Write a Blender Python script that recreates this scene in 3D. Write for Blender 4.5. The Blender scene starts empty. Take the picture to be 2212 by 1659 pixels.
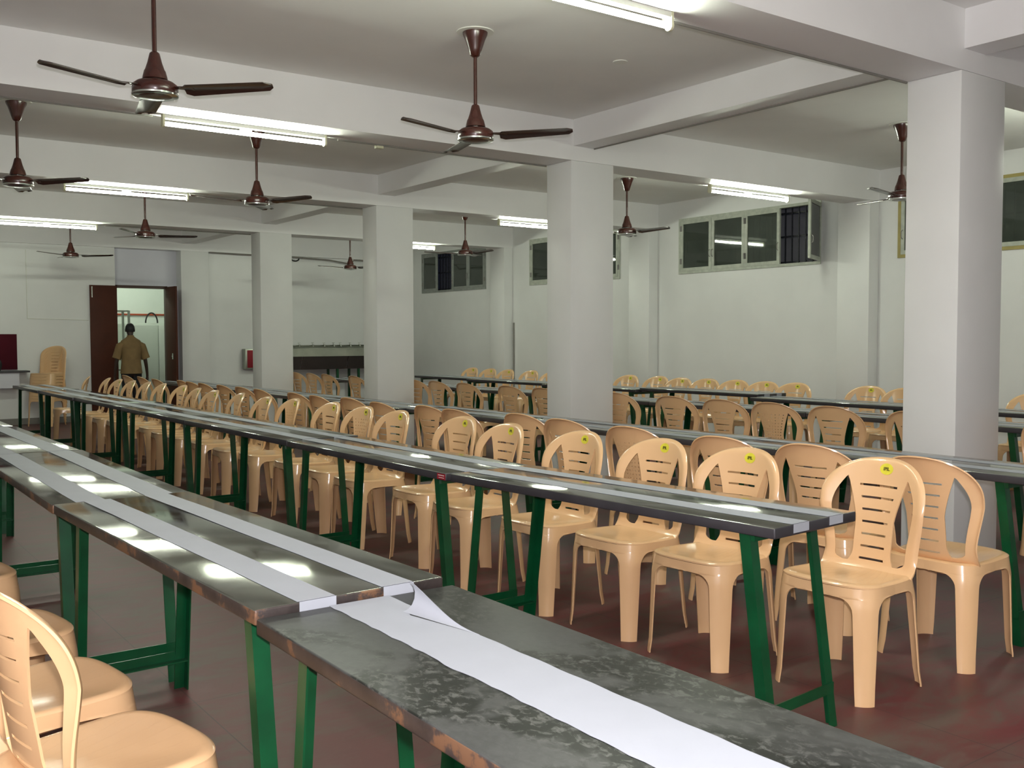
import bpy, bmesh, math, random
from mathutils import Vector, Matrix

random.seed(11)
sc = bpy.context.scene
COL = sc.collection
PI = math.pi

# ---------------------------------------------------------------- camera
W, H = 2212, 1659
F_PX, YAW, PITCH, ROLL, CAM_H = 2138.48, 35.946, 2.629, -0.144, 1.36
cam_data = bpy.data.cameras.new('camera')
cam_data.sensor_fit = 'HORIZONTAL'
cam_data.sensor_width = 36.0
cam_data.lens = 36.0 * F_PX / W
cam_data.clip_start = 0.02
cam_data.clip_end = 200
cam = bpy.data.objects.new('camera', cam_data)
COL.objects.link(cam)
ya, pi_, ro = map(math.radians, (YAW, PITCH, ROLL))
fw = Vector((math.sin(ya) * math.cos(pi_), math.cos(ya) * math.cos(pi_), -math.sin(pi_)))
rt = Vector((math.cos(ya), -math.sin(ya), 0))
up = rt.cross(fw)
r2 = rt * math.cos(ro) + up * math.sin(ro)
u2 = -rt * math.sin(ro) + up * math.cos(ro)
M = Matrix((r2, u2, -fw)).transposed().to_4x4()
M.translation = Vector((0, 0, CAM_H))
cam.matrix_world = M
sc.camera = cam

# ---------------------------------------------------------------- colour management, world (night outside)
sc.view_settings.view_transform = 'Standard'
sc.view_settings.look = 'None'
sc.view_settings.gamma = 1
sc.view_settings.exposure = 0.0
sc.view_settings.use_curve_mapping = False
sc.cycles.max_bounces = 10
sc.cycles.diffuse_bounces = 5
sc.cycles.glossy_bounces = 5
sc.cycles.sample_clamp_indirect = 4.0
sc.cycles.caustics_reflective = False
sc.cycles.caustics_refractive = False
world = bpy.data.worlds.new('night')
world.use_nodes = True
world.node_tree.nodes['Background'].inputs[0].default_value = (0.25, 0.3, 0.5, 1)
world.node_tree.nodes['Background'].inputs[1].default_value = 0.02
sc.world = world

# the camera's own flash, just above the lens
TUBE_STRENGTH = 168.0
TUBE_COLOR = (0.93, 1.0, 0.82)
flash = bpy.data.lights.new('camera_flash', 'POINT')
flash.energy = 335.0
flash.shadow_soft_size = 0.018
flash.color = (1.0, 0.945, 0.975)
fo = bpy.data.objects.new('camera_flash', flash)
fo.location = Vector((0, 0, CAM_H)) + u2 * 0.065 + r2 * 0.02
COL.objects.link(fo)

# ---------------------------------------------------------------- materials
def nodes_mat(name):
    m = bpy.data.materials.new(name)
    m.use_nodes = True
    nt = m.node_tree
    return m, nt, nt.nodes['Principled BSDF']

def N(nt, t, **kw):
    n = nt.nodes.new(t)
    for k, v in kw.items():
        setattr(n, k, v)
    return n

def ramp(nt, fac, stops):
    r = N(nt, 'ShaderNodeValToRGB')
    cr = r.color_ramp
    while len(cr.elements) < len(stops):
        cr.elements.new(0.5)
    for e, (p, c) in zip(cr.elements, stops):
        e.position = p
        e.color = (c[0], c[1], c[2], 1)
    nt.links.new(fac, r.inputs[0])
    return r.outputs[0]

def noise(nt, scale, detail=4, rough=0.5, coord='Object', mapping=None, dist=0.0):
    tc = N(nt, 'ShaderNodeTexCoord')
    src = tc.outputs[coord]
    if mapping:
        mp = N(nt, 'ShaderNodeMapping')
        mp.inputs['Scale'].default_value = mapping
        nt.links.new(src, mp.inputs[0])
        src = mp.outputs[0]
    n = N(nt, 'ShaderNodeTexNoise')
    n.inputs['Scale'].default_value = scale
    n.inputs['Detail'].default_value = detail
    n.inputs['Roughness'].default_value = rough
    n.inputs['Distortion'].default_value = dist
    nt.links.new(src, n.inputs['Vector'])
    return n.outputs['Fac']

def bump(nt, b, height, strength=0.2, distance=0.01):
    bp = N(nt, 'ShaderNodeBump')
    bp.inputs['Strength'].default_value = strength
    bp.inputs['Distance'].default_value = distance
    nt.links.new(height, bp.inputs['Height'])
    nt.links.new(bp.outputs[0], b.inputs['Normal'])

def simple(name, col, rough=0.5, metal=0.0, var=0.06, scale=8.0, spec=0.5, bmp=0.0):
    m, nt, b = nodes_mat(name)
    f = noise(nt, scale)
    lo = tuple(c * (1 - var) for c in col)
    hi = tuple(min(1, c * (1 + var)) for c in col)
    nt.links.new(ramp(nt, f, [(0.35, lo), (0.65, hi)]), b.inputs['Base Color'])
    b.inputs['Roughness'].default_value = rough
    b.inputs['Metallic'].default_value = metal
    b.inputs['Specular IOR Level'].default_value = spec
    if bmp:
        bump(nt, b, f, bmp, 0.005)
    return m

def emit_mat(name, col, s):
    m, nt, b = nodes_mat(name)
    b.inputs['Base Color'].default_value = (0.9, 0.9, 0.9, 1)
    b.inputs['Emission Color'].default_value = (*col, 1)
    b.inputs['Emission Strength'].default_value = s
    return m

MT = {}
MT['paint'] = simple('white_wall_paint', (0.77, 0.78, 0.77), 0.42, var=0.02, scale=2.2, bmp=0.06)
MT['ceil'] = simple('ceiling_paint', (0.82, 0.825, 0.805), 0.8, var=0.035, scale=1.1, bmp=0.1)
MT['beam'] = simple('beam_paint', (0.80, 0.80, 0.80), 0.45, var=0.02, scale=2.0, bmp=0.06)
MT['lilac'] = simple('lilac_wall_paint', (0.66, 0.66, 0.73), 0.6, var=0.03, scale=2.0)
MT['kitchen'] = simple('pale_green_tiles', (0.78, 0.84, 0.79), 0.4, var=0.02, scale=3.0)
MT['steelframe'] = simple('painted_window_metal', (0.42, 0.45, 0.38), 0.5, var=0.12, scale=14)
MT['greyframe'] = simple('grey_window_metal', (0.26, 0.28, 0.26), 0.5, var=0.12, scale=14)
MT['yellow'] = simple('mustard_frame_paint', (0.35, 0.29, 0.09), 0.5, var=0.1)
MT['bars'] = simple('black_grille_bars', (0.012, 0.012, 0.018), 0.5)
MT['hinge'] = simple('worn_hinge_metal', (0.22, 0.21, 0.2), 0.4, 0.6)
MT['green'] = simple('green_enamel', (0.002, 0.060, 0.020), 0.28, var=0.18, scale=9, bmp=0.08)
MT['fan'] = simple('brown_enamel', (0.050, 0.011, 0.007), 0.24, var=0.1, spec=0.7)
MT['fanblade'] = simple('brown_blade_enamel', (0.035, 0.012, 0.008), 0.22, var=0.1, spec=0.9)
MT['chrome'] = simple('chrome', (0.6, 0.62, 0.58), 0.15, 1.0, var=0.03)
MT['batten'] = simple('white_enamel', (0.75, 0.76, 0.7), 0.35, var=0.02)
MT['holder'] = simple('cream_plastic', (0.6, 0.6, 0.42), 0.4, var=0.05)
MT['tube'] = emit_mat('lit_tube_glass', TUBE_COLOR, TUBE_STRENGTH)
MT['door'] = simple('brown_door_paint', (0.062, 0.015, 0.006), 0.6, var=0.12, scale=3, spec=0.25)
MT['doorframe'] = simple('dark_door_frame', (0.05, 0.016, 0.01), 0.4)
MT['paper'] = simple('white_paper', (0.33, 0.35, 0.39), 0.6, var=0.02, scale=9, bmp=0.04)
MT['sticker'] = simple('yellow_sticker', (0.68, 0.62, 0.05), 0.35, var=0.08, scale=30)
MT['ink'] = simple('dark_ink', (0.04, 0.03, 0.0), 0.5)
MT['red'] = simple('red_label', (0.26, 0.012, 0.022), 0.6, spec=0.3)
MT['maroon'] = simple('maroon_board', (0.060, 0.003, 0.010), 0.8, var=0.15, scale=2, spec=0.2)
MT['black'] = simple('black_cloth', (0.008, 0.008, 0.009), 0.8)
MT['pipe'] = simple('grey_conduit', (0.20, 0.19, 0.17), 0.5)
MT['redpipe'] = simple('red_gas_pipe', (0.40, 0.06, 0.02), 0.5)
MT['trough'] = simple('dull_steel', (0.38, 0.40, 0.34), 0.35, 0.7, var=0.15, scale=3)
MT['darkpanel'] = simple('dark_brown_panel', (0.018, 0.010, 0.009), 0.6, var=0.25, scale=3)
MT['skin'] = simple('brown_skin', (0.035, 0.018, 0.012), 0.55)
MT['hair'] = simple('black_hair', (0.004, 0.004, 0.005), 0.6, scale=60, var=0.4)
MT['shirt'] = simple('khaki_shirt', (0.20, 0.13, 0.055), 0.85, var=0.12, scale=6)
MT['trousers'] = simple('black_trousers', (0.008, 0.008, 0.01), 0.85)
MT['cabinet'] = simple('pale_green_cabinet', (0.55, 0.60, 0.54), 0.4, var=0.02, scale=2)
MT['rack'] = simple('grey_rack_metal', (0.30, 0.33, 0.28), 0.4, 0.3)

def plastic(name, grooves=False, perforated=False):
    m, nt, b = nodes_mat(name)
    f = noise(nt, 3.0, 3)
    oi = N(nt, 'ShaderNodeObjectInfo')
    c = ramp(nt, f, [(0.3, (0.70, 0.448, 0.238)), (0.7, (0.75, 0.485, 0.26))])
    nt.links.new(c, b.inputs['Base Color'])
    b.inputs['Roughness'].default_value = 0.17
    b.inputs['Specular IOR Level'].default_value = 0.6
    if grooves:
        # fan of fine moulded lines spreading from the rear of the seat
        tc = N(nt, 'ShaderNodeTexCoord')
        sp = N(nt, 'ShaderNodeSeparateXYZ')
        nt.links.new(tc.outputs['Object'], sp.inputs[0])
        add = N(nt, 'ShaderNodeMath', operation='SUBTRACT')
        add.inputs[0].default_value = 0.34
        nt.links.new(sp.outputs['Y'], add.inputs[1])
        at = N(nt, 'ShaderNodeMath', operation='ARCTAN2')
        nt.links.new(sp.outputs['X'], at.inputs[0])
        nt.links.new(add.outputs[0], at.inputs[1])
        mu = N(nt, 'ShaderNodeMath', operation='MULTIPLY')
        nt.links.new(at.outputs[0], mu.inputs[0])
        mu.inputs[1].default_value = 62.0
        si = N(nt, 'ShaderNodeMath', operation='SINE')
        nt.links.new(mu.outputs[0], si.inputs[0])
        ab = N(nt, 'ShaderNodeMath', operation='GREATER_THAN')
        ab.inputs[1].default_value = 0.93
        nt.links.new(si.outputs[0], ab.inputs[0])
        bump(nt, b, ab.outputs[0], 0.8, 0.004)
    else:
        bump(nt, b, noise(nt, 40, 2), 0.02, 0.002)
    return m
MT['plastic'] = plastic('tan_moulded_plastic')
MT['seatplastic'] = plastic('tan_moulded_seat_plastic', True)

def steel_mat():
    m, nt, b = nodes_mat('steel_sheet')
    f1 = noise(nt, 2.2, 5, 0.6, mapping=(1, 0.6, 1), dist=0.6)
    c = ramp(nt, f1, [(0.3, (0.24, 0.255, 0.225)), (0.7, (0.34, 0.355, 0.315))])
    nt.links.new(c, b.inputs['Base Color'])
    b.inputs['Metallic'].default_value = 0.92
    r = N(nt, 'ShaderNodeMapRange')
    f2 = noise(nt, 5, 5, 0.6)
    nt.links.new(f2, r.inputs[0])
    r.inputs[1].default_value = 0.3; r.inputs[2].default_value = 0.7
    r.inputs[3].default_value = 0.05; r.inputs[4].default_value = 0.16
    nt.links.new(r.outputs[0], b.inputs['Roughness'])
    bump(nt, b, noise(nt, 2.5, 2), 0.03, 0.02)
    return m
MT['steel'] = steel_mat()

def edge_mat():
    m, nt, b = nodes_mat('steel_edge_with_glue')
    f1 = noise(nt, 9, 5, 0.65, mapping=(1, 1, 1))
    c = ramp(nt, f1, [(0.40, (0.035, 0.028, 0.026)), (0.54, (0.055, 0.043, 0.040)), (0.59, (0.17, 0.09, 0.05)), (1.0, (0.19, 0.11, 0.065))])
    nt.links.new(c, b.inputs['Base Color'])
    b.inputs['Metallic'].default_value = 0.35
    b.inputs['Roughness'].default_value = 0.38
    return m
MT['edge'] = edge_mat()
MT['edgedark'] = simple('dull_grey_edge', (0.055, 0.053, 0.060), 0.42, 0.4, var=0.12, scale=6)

def dusty_steel():
    # steel worn and smeared with dried dust in irregular flakes
    m, nt, b = nodes_mat('dusty_steel')
    big = noise(nt, 2.2, 5, 0.55, mapping=(1.0, 0.9, 1), dist=0.8)
    fl = noise(nt, 55, 6, 0.68, mapping=(1.0, 0.7, 1), dist=0.5)
    a = ramp(nt, fl, [(0.50, (0.012, 0.013, 0.011)), (0.62, (0.075, 0.078, 0.070))])
    b2 = ramp(nt, fl, [(0.3, (0.040, 0.042, 0.039)), (0.7, (0.058, 0.060, 0.056))])
    sel = ramp(nt, big, [(0.46, (0, 0, 0)), (0.52, (1, 1, 1))])
    mix = N(nt, 'ShaderNodeMix', data_type='RGBA')
    nt.links.new(sel, mix.inputs[0])
    nt.links.new(a, mix.inputs[6])
    nt.links.new(b2, mix.inputs[7])
    nt.links.new(mix.outputs[2], b.inputs['Base Color'])
    b.inputs['Metallic'].default_value = 0.0
    b.inputs['Roughness'].default_value = 0.38
    b.inputs['Specular IOR Level'].default_value = 0.10
    return m
MT['dusty'] = dusty_steel()

def floor_mat():
    m, nt, b = nodes_mat('red_oxide_cement')
    f1 = noise(nt, 0.8, 5, 0.6)
    f2 = noise(nt, 5.0, 8, 0.72, mapping=(0.45, 1, 1), dist=0.5)
    base = ramp(nt, f1, [(0.35, (0.120, 0.024, 0.027)), (0.65, (0.085, 0.026, 0.025))])
    dust = ramp(nt, f2, [(0.43, (0.0, 0.0, 0.0)), (0.62, (0.9, 0.9, 0.9))])
    mix = N(nt, 'ShaderNodeMix', data_type='RGBA')
    nt.links.new(dust, mix.inputs[0])
    nt.links.new(base, mix.inputs[6])
    mix.inputs[7].default_value = (0.095, 0.070, 0.056, 1)
    tc = N(nt, 'ShaderNodeTexCoord')
    sp = N(nt, 'ShaderNodeSeparateXYZ')
    nt.links.new(tc.outputs['Object'], sp.inputs[0])
    lines = []
    for ax, off in (('X', 1.18), ('Y', 3.655)):
        s = N(nt, 'ShaderNodeMath', operation='SUBTRACT'); s.inputs[1].default_value = off
        nt.links.new(sp.outputs[ax], s.inputs[0])
        p = N(nt, 'ShaderNodeMath', operation='PINGPONG'); p.inputs[1].default_value = 0.5
        nt.links.new(s.outputs[0], p.inputs[0])
        l = N(nt, 'ShaderNodeMath', operation='LESS_THAN'); l.inputs[1].default_value = 0.0025
        nt.links.new(p.outputs[0], l.inputs[0])
        lines.append(l.outputs[0])
    mx = N(nt, 'ShaderNodeMath', operation='MAXIMUM')
    nt.links.new(lines[0], mx.inputs[0]); nt.links.new(lines[1], mx.inputs[1])
    mix2 = N(nt, 'ShaderNodeMix', data_type='RGBA')
    ml = N(nt, 'ShaderNodeMath', operation='MULTIPLY'); ml.inputs[1].default_value = 0.6
    nt.links.new(mx.outputs[0], ml.inputs[0])
    nt.links.new(ml.outputs[0], mix2.inputs[0])
    nt.links.new(mix.outputs[2], mix2.inputs[6])
    mix2.inputs[7].default_value = (0.03, 0.02, 0.02, 1)
    nt.links.new(mix2.outputs[2], b.inputs['Base Color'])
    r = N(nt, 'ShaderNodeMapRange')
    nt.links.new(f2, r.inputs[0])
    r.inputs[3].default_value = 0.38; r.inputs[4].default_value = 0.7
    nt.links.new(r.outputs[0], b.inputs['Roughness'])
    return m
MT['floor'] = floor_mat()

def glass_mat():
    m, nt, b = nodes_mat('dusty_window_glass')
    out = nt.nodes['Material Output']
    gl = N(nt, 'ShaderNodeBsdfGlossy'); gl.inputs['Roughness'].default_value = 0.03
    gl.inputs[0].default_value = (1, 1, 1, 1)
    tr = N(nt, 'ShaderNodeBsdfTransparent'); tr.inputs[0].default_value = (0.55, 0.6, 0.55, 1)
    df = N(nt, 'ShaderNodeBsdfDiffuse')
    f = noise(nt, 7, 4)
    nt.links.new(ramp(nt, f, [(0.3, (0.05, 0.065, 0.052)), (0.7, (0.09, 0.11, 0.09))]), df.inputs[0])
    m1 = N(nt, 'ShaderNodeMixShader'); m1.inputs[0].default_value = 0.6
    nt.links.new(tr.outputs[0], m1.inputs[1]); nt.links.new(df.outputs[0], m1.inputs[2])
    fr = N(nt, 'ShaderNodeFresnel'); fr.inputs[0].default_value = 1.5
    m2 = N(nt, 'ShaderNodeMixShader')
    nt.links.new(fr.outputs[0], m2.inputs[0])
    nt.links.new(m1.outputs[0], m2.inputs[1]); nt.links.new(gl.outputs[0], m2.inputs[2])
    nt.links.new(m2.outputs[0], out.inputs[0])
    return m
MT['glass'] = glass_mat()

# ---------------------------------------------------------------- mesh helpers
class MB:
    def __init__(self):
        self.v = []; self.f = []
    def add(self, vs, fs):
        o = len(self.v)
        self.v += [tuple(p) for p in vs]
        self.f += [tuple(i + o for i in f) for f in fs]
        return self
    def box(self, x0, x1, y0, y1, z0, z1):
        vs = [(x, y, z) for z in (z0, z1) for y in (y0, y1) for x in (x0, x1)]
        return self.add(vs, [(0, 2, 3, 1), (4, 5, 7, 6), (0, 1, 5, 4), (2, 6, 7, 3), (0, 4, 6, 2), (1, 3, 7, 5)])
    def tube(self, pts, r, n=12, caps=True):
        pts = [Vector(p) for p in pts]
        rs = r if isinstance(r, (list, tuple)) else [r] * len(pts)
        rings = []
        prev = None
        for i, p in enumerate(pts):
            a = pts[max(0, i - 1)]; b = pts[min(len(pts) - 1, i + 1)]
            t = (b - a).normalized()
            ref = prev if prev is not None else (Vector((0, 0, 1)) if abs(t.z) < 0.9 else Vector((1, 0, 0)))
            u = (ref - t * ref.dot(t)).normalized()
            prev = u
            w = t.cross(u)
            rings.append([p + (u * math.cos(2 * PI * k / n) + w * math.sin(2 * PI * k / n)) * rs[i] for k in range(n)])
        vs = [q for ring in rings for q in ring]
        fs = []
        for i in range(len(pts) - 1):
            for k in range(n):
                a = i * n + k; b = i * n + (k + 1) % n
                fs.append((a, b, b + n, a + n))
        if caps:
            fs.append(tuple(reversed(range(n))))
            fs.append(tuple((len(pts) - 1) * n + k for k in range(n)))
        return self.add(vs, fs)
    def lathe(self, prof, n=28, cx=0, cy=0, cz=0):
        vs = []
        for r, z in prof:
            for k in range(n):
                a = 2 * PI * k / n
                vs.append((cx + r * math.cos(a), cy + r * math.sin(a), cz + z))
        fs = []
        for i in range(len(prof) - 1):
            for k in range(n):
                a = i * n + k; b = i * n + (k + 1) % n
                fs.append((a, b, b + n, a + n))
        fs.append(tuple(range(n))); fs.append(tuple((len(prof) - 1) * n + k for k in range(n)))
        return self.add(vs, fs)
    def loft(self, rings, closed=True, caps=True):
        n = len(rings[0]); vs = [p for r in rings for p in r]; fs = []
        m = n if closed else n - 1
        for i in range(len(rings) - 1):
            for k in range(m):
                a = i * n + k; b = i * n + (k + 1) % n
                fs.append((a, b, b + n, a + n))
        if caps and closed:
            fs.append(tuple(reversed(range(n)))); fs.append(tuple((len(rings) - 1) * n + k for k in range(n)))
        return self.add(vs, fs)
    def mesh(self, name, mats, smooth=False, angle=35):
        me = bpy.data.meshes.new(name)
        me.from_pydata(self.v, [], self.f)
        bm = bmesh.new(); bm.from_mesh(me)
        bmesh.ops.recalc_face_normals(bm, faces=bm.faces)
        bm.to_mesh(me); bm.free()
        for m in (mats if isinstance(mats, (list, tuple)) else [mats]):
            me.materials.append(m)
        if smooth:
            me.polygons.foreach_set('use_smooth', [True] * len(me.polygons))
            me.set_sharp_from_angle(angle=math.radians(angle))
        me.update()
        return me

def link(name, me, parent=None, loc=None):
    o = bpy.data.objects.new(name, me)
    COL.objects.link(o)
    if parent is not None:
        o.parent = parent
    if loc is not None:
        o.location = loc
    return o

def bake(me, mods, name, smooth=True, angle=35):
    """apply modifiers once and return the finished mesh"""
    t = bpy.data.objects.new('tmp', me); COL.objects.link(t)
    for kind, kw in mods:
        md = t.modifiers.new(kind, kind)
        for k, v in kw.items():
            setattr(md, k, v)
    dg = bpy.context.evaluated_depsgraph_get()
    out = bpy.data.meshes.new_from_object(t.evaluated_get(dg))
    bpy.data.objects.remove(t)
    out.name = name
    if smooth:
        out.polygons.foreach_set('use_smooth', [True] * len(out.polygons))
        out.set_sharp_from_angle(angle=math.radians(angle))
    return out

def bevel_box(name, mat, x0, x1, y0, y1, z0, z1, w=0.003, seg=2):
    me = MB().box(x0, x1, y0, y1, z0, z1).mesh(name, mat)
    return bake(me, [('BEVEL', dict(width=w, segments=seg))], name)

def thing(name, label, cat, loc=(0, 0, 0), rz=0.0, group=None):
    o = bpy.data.objects.new(name, None)
    o.empty_display_size = 0.1
    COL.objects.link(o)
    o.location = loc; o.rotation_euler = (0, 0, rz)
    o['label'] = label; o['category'] = cat
    if group: o['group'] = group
    return o

def tag(o, label, cat, group=None):
    o['label'] = label; o['category'] = cat
    if group: o['group'] = group
    return o

def struct(name, me, label=None, parent=None):
    o = link(name, me, parent)
    if parent is None:
        o['kind'] = 'structure'
    if label: o['label'] = label
    return o

def dup(root, loc, rz, label, group=None):
    r = root.copy(); COL.objects.link(r)
    r.location = loc; r.rotation_euler = (0, 0, rz)
    r['label'] = label
    if group: r['group'] = group
    for ch in root.children:
        c = ch.copy(); COL.objects.link(c); c.parent = r
        for g in ch.children:
            d = g.copy(); COL.objects.link(d); d.parent = c
    return r

ORD = ['first', 'second', 'third', 'fourth', 'fifth', 'sixth', 'seventh', 'eighth', 'ninth', 'tenth', 'eleventh', 'twelfth',
       'thirteenth', 'fourteenth', 'fifteenth', 'sixteenth', 'seventeenth', 'eighteenth', 'nineteenth', 'twentieth',
       'twenty-first', 'twenty-second', 'twenty-third', 'twenty-fourth', 'twenty-fifth']

# ---------------------------------------------------------------- room shell
XC, CW, CD = 5.494, 0.488, 0.343            # column row
YC = [3.155, 6.695, 10.239, 13.765, 17.376]  # column fronts
YB = [-3.93, -0.39] + YC                    # cross beams
ZB, ZL, ZS = 2.903, 3.026, 3.251
XW, XP = 10.0, 9.821
X0, Y0 = -1.3, -4.3
YE = 17.45

struct('floor', MB().box(X0 - 0.2, XW + 0.2, Y0 - 0.2, 20.9, -0.1, 0).mesh('floor', MT['floor']), 'dusty red oxide cement floor with fine joint lines')
struct('ceiling', MB().box(X0 - 0.2, XW + 0.2, Y0 - 0.2, 17.95, ZS, ZS + 0.15).mesh('ceiling', MT['ceil']), 'painted concrete ceiling slab between the beams')
for i, y in enumerate(YB):
    y1 = y + CD
    struct('beam', MB().box(X0, XW, y, min(y1, 17.95), ZB, ZS).mesh('cross_beam', MT['beam']), 'white concrete beam spanning the hall')
for a, b in zip([Y0] + [y + CD for y in YB], YB + [None]):
    if b is None: continue
    struct('beam', MB().box(XC + 0.024, XC + 0.248, a, b, ZL, ZS).mesh('row_beam', MT['beam']), 'shallower white beam along the column row')
def rough_column(x0, x1, y0, y1, z1):
    me = MB().box(x0, x1, y0, y1, 0, z1).mesh('column', MT['paint'])
    return bake(me, [('BEVEL', dict(width=0.006, segments=2))], 'column', True, 40)
for i, y in enumerate([-3.93, -0.39] + YC):
    struct('column', rough_column(XC, XC + CW, y, y + CD, ZB), 'square white plastered column')
for i, y in enumerate(YC[:4]):
    struct('column', rough_column(XP, XW - 0.001, y, y + 0.42, ZB), 'shallow white pilaster against the window wall')

# right-hand wall with its four high windows
WZ0, WZ1 = 2.245, 3.005
WINS = [(4.90, 6.45), (7.475, 9.822), (11.035, 13.27), (14.565, 16.775)]
mb = MB()
mb.box(XW, XW + 0.2, Y0, 17.95, 0, WZ0).box(XW, XW + 0.2, Y0, 17.95, WZ1, ZS)
edges = [Y0] + [v for w in WINS for v in w] + [17.95]
for k in range(0, len(edges), 2):
    mb.box(XW, XW + 0.2, edges[k], edges[k + 1], WZ0, WZ1)
struct('wall_right', mb.mesh('wall_right', MT['paint']), 'long white wall with high windows')
struct('wall_left', MB().box(X0 - 0.2, X0, Y0, 17.95, 0, ZS).mesh('wall_left', MT['paint']))
struct('wall_front', MB().box(X0 - 0.2, XW + 0.2, Y0 - 0.2, Y0, 0, ZS).mesh('wall_front', MT['paint']))
mb = MB()
mb.box(X0, 4.41, YE, 17.95, 0, ZS)
struct('wall_back', mb.mesh('wall_back', MT['paint']), 'white end wall of the hall')
struct('wall_back', MB().box(5.75, XW, 17.54, 17.95, 0, ZB).mesh('wall_back', MT['paint']), 'white end wall beyond the column row')
mb = MB()
mb.box(4.41, 5.75, 17.64, 17.72, 2.28, ZB)
mb.box(5.28, 5.75, 17.56, 17.64, 0, 2.28)
struct('wall_recess', mb.mesh('wall_recess', MT['lilac']), 'greyish recessed wall above the open door')
struct('baseboard_back', MB().box(X0, 3.98, YE - 0.012, YE, 0, 0.10).mesh('baseboard_back', MT['pipe']))

# kitchen beyond the door
mb = MB().box(3.2, 7.0, 20.6, 20.75, 0, 3.1)
struct('wall_kitchen_back', mb.mesh('wall_kitchen_back', MT['kitchen']), 'brightly lit pale wall beyond the open door')
struct('wall_kitchen_left', MB().box(3.1, 3.25, 17.95, 20.75, 0, 3.1).mesh('wall_kitchen_left', MT['kitchen']))
struct('wall_kitchen_right', MB().box(6.95, 7.1, 17.95, 20.75, 0, 3.1).mesh('wall_kitchen_right', MT['kitchen']))
struct('ceiling_kitchen', MB().box(3.1, 7.1, 17.95, 20.75, 3.1, 3.2).mesh('ceiling_kitchen', MT['kitchen']))

# ---------------------------------------------------------------- windows
def sash(y0, y1, z0, z1, x, fr_mat, parent, open_deg=0.0, hinge_side='near', handle='far'):
    """one glazed leaf; local frame built around its hinge line"""
    w = y1 - y0
    s = 1 if hinge_side == 'near' else -1     # the leaf extends +y from a near hinge
    hy = y0 if s == 1 else y1
    root = link('sash', None or bpy.data.meshes.new('sash'), parent)
    fr = MB()
    t, d = 0.045, 0.03
    a, b = (0, w) if s == 1 else (-w, 0)
    fr.box(-d, 0, a, b, z0, z0 + t).box(-d, 0, a, b, z1 - t, z1)
    fr.box(-d, 0, a, a + t, z0 + t, z1 - t).box(-d, 0, b - t, b, z0 + t, z1 - t)
    root.data = bake(fr.mesh('sash', fr_mat), [('BEVEL', dict(width=0.002, segments=1))], 'sash', False)
    root.location = (x, hy, 0)
    root.rotation_euler = (0, 0, math.radians(open_deg))
    link('pane', MB().box(-d * 0.6, -d * 0.4, a + t, b - t, z0 + t, z1 - t).mesh('pane', MT['glass']), root)
    hy2 = b - 0.022 if handle == 'far' else a + 0.022
    hz = z0 + 0.22
    hb = MB().tube([(-d, hy2, hz - 0.05), (-d - 0.022, hy2, hz - 0.035), (-d - 0.026, hy2, hz), (-d - 0.022, hy2, hz + 0.035), (-d, hy2, hz + 0.05)], 0.004, 6)
    link('handle', hb.mesh('handle', MT['hinge'], True), root)
    for zz in (z0 + 0.1, z1 - 0.14):
        hg = MB().box(-d - 0.004, -d + 0.001, -0.028, 0.012, zz, zz + 0.075).tube([(-d - 0.006, -0.008, zz), (-d - 0.006, -0.008, zz + 0.075)], 0.005, 8)
        link('hinge', hg.mesh('hinge', MT['hinge']), root)
    return root

def window(n, y0, y1, fm, leaves, yellow=False):
    """a row of leaves in one frame, with a barred grille behind"""
    x = XW
    root = link('window_%d' % n, MB().box(x + 0.06, x + 0.10, y0, y0 + 0.03, WZ0, WZ1)
                .box(x + 0.06, x + 0.10, y1 - 0.03, y1, WZ0, WZ1).box(x + 0.06, x + 0.1, y0 + 0.03, y1 - 0.03, WZ0, WZ0 + 0.03)
                .box(x + 0.06, x + 0.1, y0 + 0.03, y1 - 0.03, WZ1 - 0.03, WZ1).mesh('frame_back', MT['greyframe']))
    root['kind'] = 'structure'
    fr = MB()
    t = 0.035
    xo = x - 0.015
    fr.box(xo, x + 0.06, y0, y1, WZ0, WZ0 + t).box(xo, x + 0.06, y0, y1, WZ1 - t, WZ1)
    fr.box(xo, x + 0.06, y0, y0 + t, WZ0 + t, WZ1 - t).box(xo, x + 0.06, y1 - t, y1, WZ0 + t, WZ1 - t)
    link('window_frame', fr.mesh('window_frame', MT['yellow'] if yellow else fm), root)
    k = len(leaves)
    wl = (y1 - y0 - 2 * t) / k
    bars = MB()
    nb = int((y1 - y0) / 0.1)
    for i in range(1, nb):
        yy = y0 + (y1 - y0) * i / nb
        bars.box(x + 0.10, x + 0.112, yy - 0.006, yy + 0.006, WZ0, WZ1)
    for i, zz in enumerate((WZ0 + 0.06, (WZ0 + WZ1) / 2, WZ1 - 0.09)):
        bars.box(x + 0.112, x + 0.12, y0, y1, zz - 0.01, zz + 0.01)
    link('grille', bars.mesh('grille', MT['bars']), root)
    for i, (deg, hs) in enumerate(leaves):
        a = y0 + t + i * wl + 0.003
        b = a + wl - 0.006
        if deg == 'slid':          # this leaf is pushed behind its neighbour
            a, b = a - wl + 0.02, b - wl + 0.02
            sash(a, b, WZ0 + t, WZ1 - t, x + 0.055, fm, root, 0, hs, 'far')
            continue
        sash(a, b, WZ0 + t, WZ1 - t, x + 0.012, fm, root, deg, hs, 'far' if hs == 'near' else 'near')
    if k == 4:
        ym = y0 + t + 2 * wl
        link('mullion', MB().box(xo, x + 0.05, ym - 0.022, ym + 0.022, WZ0 + t, WZ1 - t).mesh('mullion', fm), root)
    return root
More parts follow.
